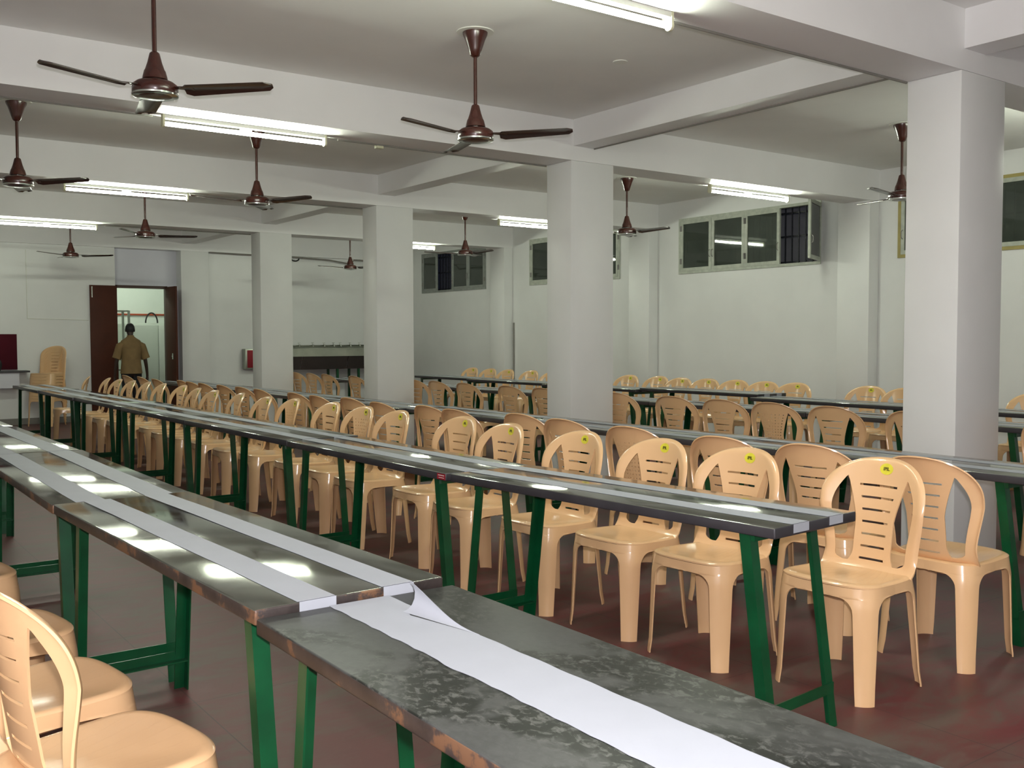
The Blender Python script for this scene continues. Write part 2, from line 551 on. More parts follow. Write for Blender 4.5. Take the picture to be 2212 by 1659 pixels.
# leaves listed from the near end; an open leaf swings into the hall
window(1, *WINS[0], MT['steelframe'], [(0, 'near'), (0, 'far'), (0, 'near')], True)
window(2, *WINS[1], MT['steelframe'], [(114, 'near'), (0, 'far'), (0, 'near'), (0, 'far')])
window(3, *WINS[2], MT['steelframe'], [(0, 'near'), (0, 'far'), (0, 'near'), (0, 'far')])
window(4, *WINS[3], MT['greyframe'], [(0, 'near'), (0, 'far'), ('slid', 'near'), (0, 'far')])
# backing darkness: an added backdrop wall outside, so the grille reads against night
struct('wall_backdrop', MB().box(12.4, 12.6, 2, 20, 0, 4.2).mesh('wall_backdrop', MT['paint']), 'unlit backdrop wall added outside the windows')

# ---------------------------------------------------------------- doorway
dr = link('door_1', MB().box(4.41, 4.44, 17.46, 17.56, 0, 2.28).box(5.245, 5.28, 17.46, 17.56, 0, 2.28)
          .box(4.41, 5.28, 17.46, 17.64, 2.235, 2.28).mesh('door_frame', MT['doorframe']))
dr['kind'] = 'structure'; dr['label'] = 'double doorway with brown leaves standing open'
lf = link('door_leaf', bevel_box('door_leaf', MT['door'], -0.43, 0, -0.035, 0, 0.01, 2.265, 0.003), dr, (4.425, 17.44, 0))
link('bolt', MB().box(-0.405, -0.39, -0.043, -0.035, 2.06, 2.24).mesh('bolt', MT['chrome']), lf)
rl = link('door_leaf', bevel_box('door_leaf', MT['door'], 0, 0.035, -0.42, 0, 0.01, 2.265, 0.003), dr, (5.235, 17.45, 0))
rl.rotation_euler = (0, 0, math.radians(6))
link('latch', MB().box(-0.008, 0, -0.31, -0.27, 1.02, 1.12).box(-0.012, 0, -0.30, -0.26, 1.06, 1.08).mesh('latch', MT['chrome']), rl)

# things in the kitchen
rk = thing('storage_rack', 'grey angle metal rack seen through the open doorway', 'rack', (4.70, 18.7, 0))
for px, py in ((-0.2, -0.2), (0.2, -0.2), (-0.2, 0.2), (0.2, 0.2)):
    link('post', MB().box(px - 0.018, px + 0.018, py - 0.018, py + 0.018, 0, 1.88).mesh('post', MT['rack']), rk)
for zz in (0.3, 0.8, 1.25, 1.86):
    link('shelf', MB().box(-0.2, 0.2, -0.2, 0.2, zz, zz + 0.025).mesh('shelf', MT['rack']), rk)
cb = thing('cold_cabinet', 'tall pale green cabinet inside the room beyond the door', 'cabinet', (5.55, 19.3, 0))
link('body', bevel_box('body', MT['cabinet'], -0.60, 0.45, -0.3, 0.3, 0.0, 1.66, 0.01), cb)
link('door', bevel_box('door', MT['cabinet'], -0.60, 0.0, -0.325, -0.302, 0.1, 1.63, 0.006), cb)
link('door', bevel_box('door', MT['cabinet'], 0.012, 0.43, -0.325, -0.302, 0.1, 1.63, 0.006), cb)
hs = link('gas_hose', MB().tube([(5.50 + 0.11 * math.cos(a), 19.2, 1.67 + 0.19 * math.sin(a)) for a in [PI - k * PI / 14 for k in range(15)]], 0.014, 8).mesh('gas_hose', MT['black'], True))
tag(hs, 'black hose arching over the pale cabinet beyond the door', 'hose')
gp = link('gas_pipe', MB().tube([(3.3, 20.56, 1.86), (6.9, 20.56, 1.86)], 0.018, 8).mesh('gas_pipe', MT['redpipe'], True))
tag(gp, 'red pipe running along the kitchen wall beyond the door', 'pipe')

# ---------------------------------------------------------------- tube lights
def tube_light(label, x, y, z=ZB, first=[None]):
    if first[0] is None:
        t = thing('tube_light', label, 'light', (x, y, z), 0, 'lit tube lights under the beams')
        link('batten', bevel_box('batten', MT['batten'], -0.60, 0.60, -0.02, 0.02, -0.028, 0.0, 0.004), t)
        link('lamp_tube', MB().tube([(-0.585, 0, -0.062), (0.585, 0, -0.062)], 0.0145, 16).mesh('lamp_tube', MT['tube'], True), t)
        for s in (-1, 1):
            pr = []
            mbh = MB().box(s * 0.603 - 0.007, s * 0.603 + 0.007, -0.022, 0.022, -0.06, 0.0)
            mbh.tube([(s * 0.603 - 0.008, 0, -0.062), (s * 0.603 + 0.008, 0, -0.062)], 0.024, 16)
            link('lamp_holder', mbh.mesh('lamp_holder', MT['holder'], True), t)
        link('starter', MB().tube([(-0.05, 0.012, -0.034), (0.03, 0.012, -0.034)], 0.014, 12).mesh('starter', MT['holder'], True), t)
        first[0] = t
        return t
    return dup(first[0], (x, y, z), 0, label)
LT = [
    (2.81, YC[0] + .27, 'lit tube light cut off by the top edge of the view, closest overhead'),
    (2.70, YC[1] + .27, 'lit tube light under the second beam, below the big fan'),
    (2.80, YC[2] + .27, 'lit tube light under the third beam, behind the two brown fans'),
    (2.72, YC[3] + .27, 'lit tube light under the fourth beam, above the door end'),
    (8.12, YC[1] + .27, 'lit tube light just above the barred window with an open leaf'),
    (8.02, YC[2] + .27, 'lit tube light half hidden by the middle column'),
    (8.00, YC[3] + .27, 'short visible end of a lit tube light beside the third column'),
    (8.1, YC[0] + .27, 'unseen tube light added for fill under the nearest beam, window side'),  # outside the view, added to light the near window-side bay
    (2.8, -0.12, 'unseen tube light added for fill under the beam behind the camera'),  # unseen tube, added to brighten the near end of the hall
]
for x, y, lb in LT:
    tube_light(lb, x, y)
tube_light('lit tube light in the room beyond the door', 4.9, 18.9, 3.1)

# conduits on the beams
def conduit(pts, label, r=0.009):
    o = link('cable_conduit', MB().tube(pts, r, 8).mesh('cable_conduit', MT['pipe'], True))
    return tag(o, label, 'conduit', 'thin conduits along the beams')
names = ['nearest', 'second', 'third', 'fourth']
for i, y in enumerate(YC[:4]):
    conduit([(3.45, y + CD + .006, ZB - .004), (5.49, y + CD + .006, ZB - .004)], 'thin grey conduit along the %s beam, from the tube light to the column' % names[i])
    conduit([(X0, y + CD + .006, ZB - .004), (2.05, y + CD + .006, ZB - .004)], 'thin grey conduit along the %s beam, on the door side of its tube light' % names[i], 0.006)
conduit([(XC + .248 + .006, YC[0] + CD + .01, ZL - .004), (XC + .254, YC[1] - .01, ZL - .004)], 'thin grey conduit on the beam joining the two nearest columns', 0.007)
conduit([(6.0, 17.365, 2.895), (6.9, 17.365, 2.885), (7.7, 17.36, 2.88), (8.3, 17.355, 2.86), (8.75, 17.355, 2.80), (8.82, 17.36, 2.88), (9.8, 17.365, 2.87)], 'sagging conduit across the end wall above the wash trough', 0.012)
hk = link('cable_loop', MB().tube([(7.60 + 0.08 * math.cos(a), 17.35, 2.86 + .05 * math.sin(a)) for a in [PI + k * PI / 8 for k in range(9)]], 0.012, 6).mesh('cable_loop', MT['black'], True))
tag(hk, 'small dark cable loop hanging on the end wall pipe', 'cable')
co = link('ceiling_outlet', MB().lathe([(0.05, -0.006), (0.05, 0.0)], 24, 4.635, 5.121, ZS).mesh('ceiling_outlet', MT['batten']))
tag(co, 'small round white outlet cover on the ceiling between fan and column', 'outlet')
jb = link('junction_box', bevel_box('junction_box', MT['holder'], 3.79, 3.85, 7.04, 7.09, ZB - 0.03, ZB, 0.004))
tag(jb, 'small junction box on the second beam beside the fan', 'box')

# ---------------------------------------------------------------- fans
def build_fan(label, x, y, rot):
    t = thing('ceiling_fan', label, 'fan', (x, y, ZS), math.radians(rot), 'brown ceiling fans')
    link('ceiling_plate', MB().lathe([(0.115, -0.006), (0.115, 0)], 28).mesh('ceiling_plate', MT['batten']), t)
    link('canopy', MB().lathe([(0.018, -0.155), (0.030, -0.145), (0.042, -0.11), (0.062, -0.05), (0.076, -0.02), (0.078, -0.006)], 28).mesh('canopy', MT['fan'], True, 50), t)
    link('rod', MB().lathe([(0.0115, -0.47), (0.0115, -0.14)], 14).mesh('rod', MT['fan'], True), t)
    link('cover', MB().lathe([(0.016, -0.445), (0.024, -0.452), (0.036, -0.50), (0.048, -0.535), (0.052, -0.54), (0.060, -0.57), (0.062, -0.582), (0.05, -0.586)], 28).mesh('cover', MT['fan'], True, 60), t)
    link('collar', MB().lathe([(0.046, -0.578), (0.048, -0.582), (0.048, -0.598), (0.046, -0.60)], 28).mesh('collar', MT['chrome'], True), t)
    link('motor', MB().lathe([(0.05, -0.59), (0.090, -0.596), (0.108, -0.61), (0.112, -0.625), (0.112, -0.645), (0.106, -0.66), (0.07, -0.67), (0.02, -0.673)], 36).mesh('motor', MT['fan'], True, 50), t)
    link('ring', MB().lathe([(0.112, -0.655), (0.114, -0.656), (0.113, -0.664), (0.104, -0.667)], 36).mesh('ring', MT['chrome'], True), t)
    for k in range(3):
        a = k * 2 * PI / 3
        rows = []
        n = 16
        prof = []
        for i in range(n + 1):
            u = i / n
            r = 0.15 + 0.455 * u
            hw = 0.062 - 0.008 * u
            if u < 0.06: hw *= 0.55 + 0.45 * (u / 0.06)
            if u > 0.93: hw *= math.sqrt(max(0.15, 1 - ((u - 0.93) / 0.075) ** 2))
            ring = []
            for q in (-1, -0.6, 0, 0.6, 1):
                yy = q * hw
                zz = -0.630 - yy * math.tan(math.radians(11 - 4 * u)) - 0.010 * (q * q) + (0.012 * u)
                ring.append((r, yy, zz))
            ring2 = ring + [(p[0], p[1], p[2] - 0.003) for p in reversed(ring)]
            rows.append(ring2)
        b = MB().loft(rows)
        b.add([(0.09, -0.02, -0.622), (0.09, 0.02, -0.622), (0.2, 0.022, -0.634), (0.2, -0.022, -0.626),
               (0.09, -0.02, -0.626), (0.09, 0.02, -0.626), (0.2, 0.022, -0.638), (0.2, -0.022, -0.630)],
              [(0, 3, 2, 1), (4, 5, 6, 7), (0, 1, 5, 4), (1, 2, 6, 5), (2, 3, 7, 6), (3, 0, 4, 7)])
        ca, sa = math.cos(a), math.sin(a)
        b.v = [(p[0] * ca - p[1] * sa, p[0] * sa + p[1] * ca, p[2]) for p in b.v]
        link('blade', b.mesh('blade', MT['fanblade'], True, 40), t)
    return t
FANS = [
    (1.515, 5.15, -41, 'brown ceiling fan over the first bay, largest, its mount out of view'),
    (3.46, 5.15, -47, 'brown ceiling fan with its mount on the ceiling before the middle column'),
    (1.487, 8.75, -45, 'brown ceiling fan at the edge of the view over the second bay'),
    (3.47, 8.75, -62, 'brown ceiling fan below the second tube light, over the second bay'),
    (3.47, 12.3, -10, 'brown ceiling fan in the third bay, above the door'),
    (3.385, 15.87, -28, 'small distant brown fan in front of the end wall near the door'),
    (7.99, 15.87, -62, 'distant brown fan seen between two columns above the wash trough'),
    (8.04, 12.25, -84, 'brown fan seen between the second and third columns, over the dark window'),
    (8.03, 8.75, -80, 'brown fan just beyond the middle column on the window side'),
    (8.02, 5.15, -170, 'brown fan partly hidden behind the big column'),
]
f0 = None
for x, y, r, lb in FANS:
    f0 = build_fan(lb, x, y, r) if f0 is None else (dup(f0, (x, y, ZS), math.radians(r), lb), f0)[1]

# ---------------------------------------------------------------- chairs
def seat_outline(th, scale=1.0):
    c, s = math.cos(th), math.sin(th)
    p = 5.0 + 1.7 * min(0.0, s)      # rounder at the front
    x = math.copysign(abs(c) ** (2 / p), c)
    y = math.copysign(abs(s) ** (2 / p), s)
    hx = 0.204 - 0.006 * y          # rear a little narrower (rear is +y)
    return x * hx * scale, y * 0.198 * scale

def chair_seat():
    mb = MB(); n = 72
    rings = []
    for rho in (0.08, 0.25, 0.45, 0.62, 0.76, 0.86, 0.92, 0.96, 0.985, 1.0, 1.0):
        ring = []
        for k in range(n):
            th = 2 * PI * (k + 0.5) / n
            x, y = seat_outline(th, rho)
            z = 0.442 - 0.016 * (1 - rho ** 2)
            if rho > 0.9: z -= 0.012 * ((rho - 0.9) / 0.1) ** 2
            z += 0.004 * max(0, -y / 0.2) - 0.004 * (y / 0.2)
            if len(rings) == 10: z -= 0.006
            ring.append((x, y, z))
        rings.append(ring)
    mb.loft(rings, caps=False)
    mb.f.append(tuple(range(n)))
    me = mb.mesh('seat', MT['seatplastic'])
    return bake(me, [('SOLIDIFY', dict(thickness=0.005, offset=-1))], 'seat', True, 40)

def chair_leg(qx, qy):
    """quarter of the apron with its leg: a moulded channel that tapers to the floor"""
    # outline samples through this quadrant from the middle of one side to the middle of the next
    pts = []
    base = {(1, 1): 0, (-1, 1): PI / 2, (-1, -1): PI, (1, -1): 3 * PI / 2}[(qx, qy)]
    m = 240
    for k in range(m + 1):
        pts.append(seat_outline(base + (PI / 2) * k / m))
    d = [0]
    for a, b in zip(pts, pts[1:]):
        d.append(d[-1] + math.hypot(b[0] - a[0], b[1] - a[1]))
    L = d[-1]
    def at(s):
        s = min(max(s, 0), L)
        for i in range(m):
            if d[i + 1] >= s:
                t = (s - d[i]) / max(1e-9, d[i + 1] - d[i])
                return (pts[i][0] + (pts[i + 1][0] - pts[i][0]) * t, pts[i][1] + (pts[i + 1][1] - pts[i][1]) * t)
        return pts[-1]
    # corner = point furthest out diagonally
    kc = max(range(m + 1), key=lambda k: pts[k][0] * qx + pts[k][1] * qy)
    sc_ = d[kc]
    zs = [0.430, 0.415, 0.400, 0.392, 0.3915, 0.3905, 0.388, 0.383, 0.375, 0.364, 0.352, 0.335, 0.31, 0.29, 0.24, 0.18, 0.12, 0.06, 0.012, 0.0]
    rows = []
    nseg = 22
    splay = 0.016 if qy < 0 else 0.034
    for z in zs:
        if z >= 0.392: h0, h1 = sc_, L - sc_
        else:
            u = min(1.0, max(0.0, (z - 0.335) / 0.0565))
            w = 0.050 - 0.013 * (1 - z / 0.335) if z < 0.335 else 0.050
            fil = 0.055 * (1 - math.sqrt(max(0.0, 1 - u * u)))
            h0 = w + fil
            h1 = w + fil
        row = []
        k = (0.430 - z) / 0.430
        for j in range(nseg + 1):
            q = -1 + 2 * j / nseg
            s = sc_ + (q * h1 if q > 0 else q * h0)
            x, y = at(s)
            ox = qx * (0.006 * min(1, k * 6) + splay * 0.45 * k)
            oy = qy * (0.006 * min(1, k * 6) + splay * k)
            # apron eases back in toward the middle of each side
            fade = 1.0 if z < 0.392 else max(0.0, 1 - abs(q) ** 3)
            flare = 0.006 if z < 0.02 else 0
            row.append((x + ox * fade + qx * flare * 0.5, y + oy * fade + qy * flare * 0.5, z))
        rows.append(row)
    mb = MB().loft(rows, closed=False, caps=False)
    me = mb.mesh('leg', MT['plastic'])
    # make every quadrant's surface face outward before giving it thickness
    cx = sum(p[0] for p in mb.v) / len(mb.v); cy = sum(p[1] for p in mb.v) / len(mb.v)
    s = sum((pl.normal.x * qx + pl.normal.y * qy) * pl.area for pl in me.polygons)
    if s < 0: me.flip_normals()
    return bake(me, [('SOLIDIFY', dict(thickness=0.0055, offset=-1))], 'leg', True, 50)

def back_y(x, z):
    t = max(0.0, (z - 0.435) / 0.435)
    y = 0.168 + 0.085 * t ** 1.15
    y -= 1.5 * x * x * min(1.0, 0.45 + t)
    y -= 0.022 * math.exp(-max(0, z - 0.43) / 0.014)
    return y

def chair_back(perforated=False):
    z0, zt = 0.428, 0.872
    def Wo(z):
        t = (z - z0) / (zt - z0)
        if t < 0.12: return 0.203 - 0.004 * (1 - t / 0.12) ** 2
        if t < 0.62:
            u = (t - 0.12) / 0.50
            return 0.203 + 0.027 * (u * u * (3 - 2 * u))
        u = (t - 0.62) / 0.38
        return 0.230 * max(0.0, 1 - u ** 2.3) ** (1 / 2.25)
    ha, hb = 0.452, 0.792            # side openings
    def S(z):
        if z < 0.62: return 0.082 + 0.035 * max(0, (0.50 - z) / 0.07) ** 2
        return 0.082 + 0.048 * ((z - 0.62) / (hb - 0.62)) ** 1.3
    def Wh(z):
        w = Wo(z) - 0.050
        s = S(z)
        if z > 0.66:
            u = (z - 0.66) / (hb - 0.66)
            w = s + (w - s) * math.sqrt(max(0, 1 - u ** 2))
        if z < 0.475:
            u = (0.475 - z) / (0.475 - ha)
            w = s + (w - s) * math.sqrt(max(0, 1 - u ** 2 * 0.9))
        return max(w, s + 0.0005)
    slots = [0.755 - 0.0488 * k for k in range(7)]
    swid = [0.082, 0.069, 0.061, 0.056, 0.053, 0.052, 0.054]
    SH = 0.0085
    zl = set()
    z = z0
    while z < 0.80:
        zl.add(round(z, 4)); z += 0.0122
    for k in range(26):
        u = k / 25
        zl.add(round(0.80 + (zt - 0.80) * math.sin(u * PI / 2), 5))
    for a in (ha, 0.456, 0.462, 0.47, hb, 0.786, 0.778, 0.768): zl.add(a)
    if perforated:
        prow = [0.50 + 0.0225 * k for k in range(13)]
        for p in prow:
            zl = {q for q in zl if not (p - 0.012 < q < p + 0.0185)}
        for p in prow:
            zl |= {p, p + 0.0075}
    else:
        for s_ in slots:
            zl = {q for q in zl if not (s_ - 0.004 < q < s_ + SH + 0.004)}
        for s_ in slots:
            zl |= {s_, s_ + SH}
    zl = sorted(zl)
    NH = 6                           # columns across each hoop arm
    def sw_at(z):
        if z > slots[0]: return swid[0]
        if z < slots[-1]: return swid[-1]
        for k in range(6):
            if slots[k + 1] <= z <= slots[k]:
                t = (z - slots[k + 1]) / (slots[k] - slots[k + 1])
                return swid[k + 1] + (swid[k] - swid[k + 1]) * t
    def cols(z):
        zz = min(z, hb)
        wo, wh, s, sw = Wo(zz), Wh(zz), S(zz), sw_at(zz)
        hoop = [wh + (wo - wh) * k / NH for k in range(NH + 1)]
        if perforated:
            npf = 7
            inner = [-s]
            pitch = 2 * (s - 0.012) / npf
            for k in range(npf):
                c = -s + 0.012 + pitch * (k + 0.5)
                inner += [c - 0.0035, c + 0.0035]
            inner += [s]
        else:
            inner = [-s, -sw, -sw * 0.5, 0, sw * 0.5, sw, s]
        xs = [-h for h in reversed(hoop)] + inner + hoop
        if z > hb:
            k = Wo(z) / Wo(hb)
            xs = [x * k for x in xs]
        return xs
    rows = []
    nc = len(cols(0.6))
    for z in zl:
        xs = cols(z)
        row = []
        wo = max(Wo(z), 1e-4)
        for x in xs:
            y = back_y(x, z)
            # moulded rim: outer edge rolls backward, arm slightly crowned
            e = max(0.0, (abs(x) / wo - 0.72) / 0.28) if wo > 0.02 else 1
            edge_d = wo - abs(x)
            y += 0.022 * math.exp(-edge_d / 0.010) * min(1.0, max(0.0, (z - 0.435) / 0.06))
            if z > 0.80:
                y += 0.020 * math.exp(-(zt - z) / 0.007) * (1 - math.exp(-edge_d / 0.010))
            row.append((x, y, z))
        rows.append(row)
    vs = [p for r in rows for p in r]
    fs = []
    iL, iR = NH, nc - NH - 2        # gap columns between hoop and splat
    for i in range(len(zl) - 1):
        za, zb = zl[i], zl[i + 1]
        zm = (za + zb) / 2
        for j in range(nc - 1):
            if j in (iL, iR) and ha <= za and zb <= hb: continue
            if not perforated:
                inslot = any(abs(za - s_) < 1e-6 for s_ in slots)
                k = j - (NH + 1)
                if inslot and 1 <= k <= 4: continue
            else:
                k = j - (NH + 1)
                if any(abs(za - p) < 1e-6 for p in prow) and 1 <= k <= 13 and k % 2 == 1: continue
            a = i * nc + j
            fs.append((a, a + 1, a + 1 + nc, a + nc))
    mb = MB().add(vs, fs)
    me = mb.mesh('backrest', MT['plastic'])
    bm = bmesh.new(); bm.from_mesh(me)
    bmesh.ops.remove_doubles(bm, verts=bm.verts, dist=0.00015)
    bmesh.ops.recalc_face_normals(bm, faces=bm.faces)
    bm.to_mesh(me); bm.free()
    s = sum(pl.normal.y * pl.area for pl in me.polygons)
    if s > 0: me.flip_normals()       # outward = front (-y)
    return bake(me, [('SOLIDIFY', dict(thickness=0.006, offset=-1))], 'backrest', True, 55)

def text_mesh(body, size, name, mat):
    cu = bpy.data.curves.new(name, 'FONT')
    cu.body = body; cu.size = size; cu.extrude = 0.0003; cu.align_x = 'CENTER'; cu.align_y = 'CENTER'
    cu.offset = size * 0.03
    o = bpy.data.objects.new(name, cu); COL.objects.link(o)
    dg = bpy.context.evaluated_depsgraph_get()
    me = bpy.data.meshes.new_from_object(o.evaluated_get(dg))
    bpy.data.objects.remove(o)
    me.materials.clear(); me.materials.append(mat)
    me.name = name
    return me

SEAT = chair_seat()
LEGS = [chair_leg(-1, -1), chair_leg(1, -1), chair_leg(-1, 1), chair_leg(1, 1)]
BACK = chair_back(False)
BACKP = chair_back(True)
# round yellow sticker lying on the curved top of the backrest front
def sticker_meshes():
    c0 = (0.022, 0.828); R = 0.0225
    def P(dx, dz, lift=0.0012):
        x = c0[0] + dx; z = c0[1] + dz
        return (x, back_y(x, z) - lift, z)
    mb = MB(); n = 28
    vs = [P(0, 0)]
    for r in (0.5, 1.0):
        for k in range(n):
            a = 2 * PI * k / n
            vs.append(P(1.32 * R * r * math.cos(a), R * r * math.sin(a)))
    fs = [(0, 1 + k, 1 + (k + 1) % n) for k in range(n)] + [(1 + k, 1 + n + k, 1 + n + (k + 1) % n, 1 + (k + 1) % n) for k in range(n)]
    mb.add(vs, fs)
    st = bake(mb.mesh('sticker', MT['sticker'], True), [('SOLIDIFY', dict(thickness=0.0006, offset=0))], 'sticker')
    tx = text_mesh('IPIL', 0.0185, 'lettering', MT['ink'])
    for v in tx.vertices:
        dx, dz, lift = v.co.x, v.co.y, v.co.z
        x, y, z = P(dx, dz, 0.0019 + lift)
        v.co = (x, y, z)
    return st, tx
STK, TXT = sticker_meshes()

def make_chair(label, loc, rz, group, back=BACK, sticker=True):
    t = thing('plastic_chair', label, 'chair', loc, rz, group)
    link('seat', SEAT, t)
    link('backrest', back, t)
    for lg in LEGS:
        link('leg', lg, t)
    if sticker:
        s = link('sticker', STK, t); s['label'] = 'round yellow sticker with hand-inked letters'
        link('lettering', TXT, s)
    return t

SRC = {}
def place_chair(label, x, y, deg, group, perf=False, sticker=True, z=0.0):
    key = (perf, sticker)
    if key not in SRC:
        SRC[key] = make_chair(label, (x, y, z), math.radians(deg), group, BACKP if perf else BACK, sticker)
        return SRC[key]
    return dup(SRC[key], (x, y, z), math.radians(deg), label, group)

def from_top(tx, ty, deg, back=0.245):
    """chair centre from the measured position of the top of its backrest"""
    a = math.radians(deg)
    return tx + math.sin(a) * back, ty - math.cos(a) * back

# row behind the second table line, facing it
S1 = [(3.57, 2.36, 12), (3.42, 2.94, 13), (3.41, 3.46, 12), (3.36, 4.00, 12), (3.33, 4.62, 9), (3.40, 5.21, 11), (3.34, 5.92, 10),
      (3.35, 6.44, 4), (3.37, 7.01, 8), (3.33, 7.65, 6), (3.26, 8.06, 0), (3.29, 8.75, -3), (3.27, 9.39, 2), (3.29, 9.94, -2),
      (3.36, 10.62, 4), (3.32, 11.2, 6), (3.30, 11.72, 0), (3.27, 12.24, 3), (3.26, 12.8, 4), (3.26, 13.33, -2), (3.21, 14.15, -8)]
for i, (tx, ty, d) in enumerate(S1):
    deg = -90 + (d - 9 if d > 5 else d - 4)
    x, y = from_top(tx, ty, deg)
    perf = i in (7, 9)
    lb = 'tan %s chair with yellow sticker, second table row, %s from its near end' % ('perforated' if perf else 'slatted', ORD[i])
    place_chair(lb, x, y, deg, 'chairs facing the second table row', perf, True)
# row with its backs to them, facing the third table line
S2 = [(3.76, 2.31, 3), (3.80, 2.90, 8), (3.75, 3.40, 10), (3.77, 4.09, 9), (3.80, 4.72, 8), (3.85, 5.23, 7), (3.73, 5.84, 6), (3.77, 6.29, 6),
      (3.68, 6.85, 4), (3.76, 7.52, 6), (3.68, 7.99, 3), (3.72, 8.55, 5), (3.71, 9.37, 3), (3.74, 9.95, 6), (3.73, 10.49, 4), (3.72, 11.07, 4),
      (3.73, 11.53, 5), (3.77, 12.0, 4), (3.65, 12.63, 4), (3.71, 13.5, 3), (3.70, 14.2, 5)]
for i, (tx, ty, d) in enumerate(S2):
    deg = 90 + d
    x, y = from_top(tx, ty, deg)
    perf = i == 3
    lb = 'tan %s chair, back turned, facing the third table row, %s from near end' % ('perforated' if perf else 'slatted', ORD[i])
    place_chair(lb, x, y, deg, 'chairs facing the third table row', perf, False)
# beyond the columns, facing the fourth table line
S3 = [(5.81 + .35, 2.9, 6), (6.04, 3.78, 5), (5.96, 4.41, 8), (5.92, 4.95, 7), (5.90, 5.46, 8), (5.90, 6.01, 8), (5.98, 6.72, 8), (5.98, 7.15, 6), (6.02, 7.81, 5),
      (5.99, 8.40, 6), (6.02, 9.22, 5), (6.03, 9.83, 6), (6.03, 10.32, 4), (5.99, 11.91, 5), (6.02, 12.76, 4), (6.0, 13.27, 4), (6.0, 13.8, 4)]
S3 = [s for s in S3 if not (6.45 < s[1] < 7.3 and False)]
for i, (tx, ty, d) in enumerate(S3):
    deg = 90 + d
    x, y = from_top(max(tx, 6.03), ty, deg)
    perf = i == 3
    lb = 'tan %s chair beyond the columns, facing the fourth table row, %s from near end' % ('perforated' if perf else 'slatted', ORD[i])
    place_chair(lb, x, y, deg, 'chairs beyond the columns facing the fourth table row', perf, False)
# along the window wall, facing the fifth table line
S4 = [(8.80, 4.31, 12), (8.75, 5.53, 10), (8.82, 5.99, 9), (8.85, 6.92, 8), (8.87, 7.36, 9), (8.92, 7.83, 9), (8.93, 8.29, 8), (8.88, 8.68, 6), (9.04, 9.23, 4),
      (9.03, 9.78, 6), (9.05, 11.45, 5), (9.18, 12.14, 4), (9.18, 12.76, 3), (9.24, 13.34, 5), (9.30, 13.96, 4)]
for i, (tx, ty, d) in enumerate(S4):
    deg = -90 + d
    x, y = from_top(tx, ty, deg)
    lb = 'tan slatted chair along the window wall, fifth table row, %s from its near end' % ORD[i]
    place_chair(lb, x, y, deg, 'chairs along the window wall', False, True)
# camera side of the first table line
for i, (x, y, d) in enumerate([(0.545, 2.30, 11), (0.51, 2.84, 9), (0.50, 3.48, 9), (0.49, 4.42, 8), (0.485, 5.1, 6)]):
    lb = 'tan chair on the camera side of the first table row, %s from the camera' % ORD[i]
    place_chair(lb, x, y, 90 + d, 'chairs on the camera side of the first table row', False, False)
# the stack against the end wall
for k in range(9):
    lb = ('topmost tan chair' if k == 8 else 'bottom tan chair' if k == 0 else 'tan chair nested %s from the floor' % ORD[k]) + ' in the stack against the end wall'
    a = math.radians(-46)
    place_chair(lb, 3.21 - 0.006 * k * math.sin(a), 17.05 + 0.006 * k * math.cos(a) - 0.06, -46, 'chairs stacked against the end wall', False, False, z=0.0488 * k)

# ---------------------------------------------------------------- tables
def angle_iron(p0, p1, sx, sy, w=0.042, t=0.005):
    """L-section bar from p0 (top) to p1 (foot); flanges toward sx, sy"""
    def ring(p):
        x, y, z = p
        return [(x, y, z), (x + sx * w, y, z), (x + sx * w, y + sy * t, z), (x + sx * t, y + sy * t, z), (x + sx * t, y + sy * w, z), (x, y + sy * w, z)]
    return MB().loft([ring(p0), ring(p1)])

TABLE_N = [0]
def table(name_label, cx, cy, rot, L, Wd, zt, strips, dusty=False, group=None, flap=True, edge='edge', wrap=True):
    t = thing('dining_table', name_label, 'table', (cx, cy, 0), math.radians(rot), group)
    th = 0.036
    hl, hw = L / 2, Wd / 2
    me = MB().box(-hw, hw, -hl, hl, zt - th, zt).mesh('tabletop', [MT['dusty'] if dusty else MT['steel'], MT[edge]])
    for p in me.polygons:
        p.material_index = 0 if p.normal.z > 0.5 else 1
    me = bake(me, [('BEVEL', dict(width=0.005, segments=3))], 'tabletop', True, 60)
    link('tabletop', me, t)
    for e in (-1, 1):
        yt, yb = e * (hl - 0.13), e * (hl - 0.035)
        for s in (-1, 1):
            xx = s * (hw - 0.045)
            sx = -s
            link('leg', angle_iron((xx, yt, zt - th + 0.001), (xx, yb, 0), sx, -e).mesh('leg', MT['green']), t)
        k = (zt - th - 0.115) / (zt - th)
        yc = yt + (yb - yt) * k
        link('crossbar', angle_bar(-(hw - 0.045), hw - 0.045, yc, 0.115, e).mesh('crossbar', MT['green']), t)
        link('top_rail', MB().box(-(hw - 0.05), hw - 0.05, yt - 0.018, yt + 0.018, zt - th - 0.03, zt - th + 0.001).mesh('top_rail', MT['green']), t)
    for (a, b) in strips:
        x0, x1 = -hw + a, -hw + b
        n = 24
        rows = []
        for i in range(n + 1):
            y = -hl + 0.004 + (2 * hl - 0.008) * i / n
            j = 0.0012 * math.sin(i * 0.55 + cx * 7 + a * 30) + random.uniform(-.0003, .0003)
            rows.append([(x0 + j, y, zt + 0.0008), (x1 + j, y, zt + 0.0008), (x1 + j, y, zt + 0.0014), (x0 + j, y, zt + 0.0014)])
        mbs = MB().loft(rows)
        if wrap:
            mbs.box(x0 + 0.002, x1, -hl - 0.0012, -hl - 0.0004, zt - 0.028, zt + 0.0012)
        s_ = link('paper_strip', mbs.mesh('paper_strip', MT['paper']), t)
        s_['label'] = 'pale paper strip stuck along the steel top'
    return t

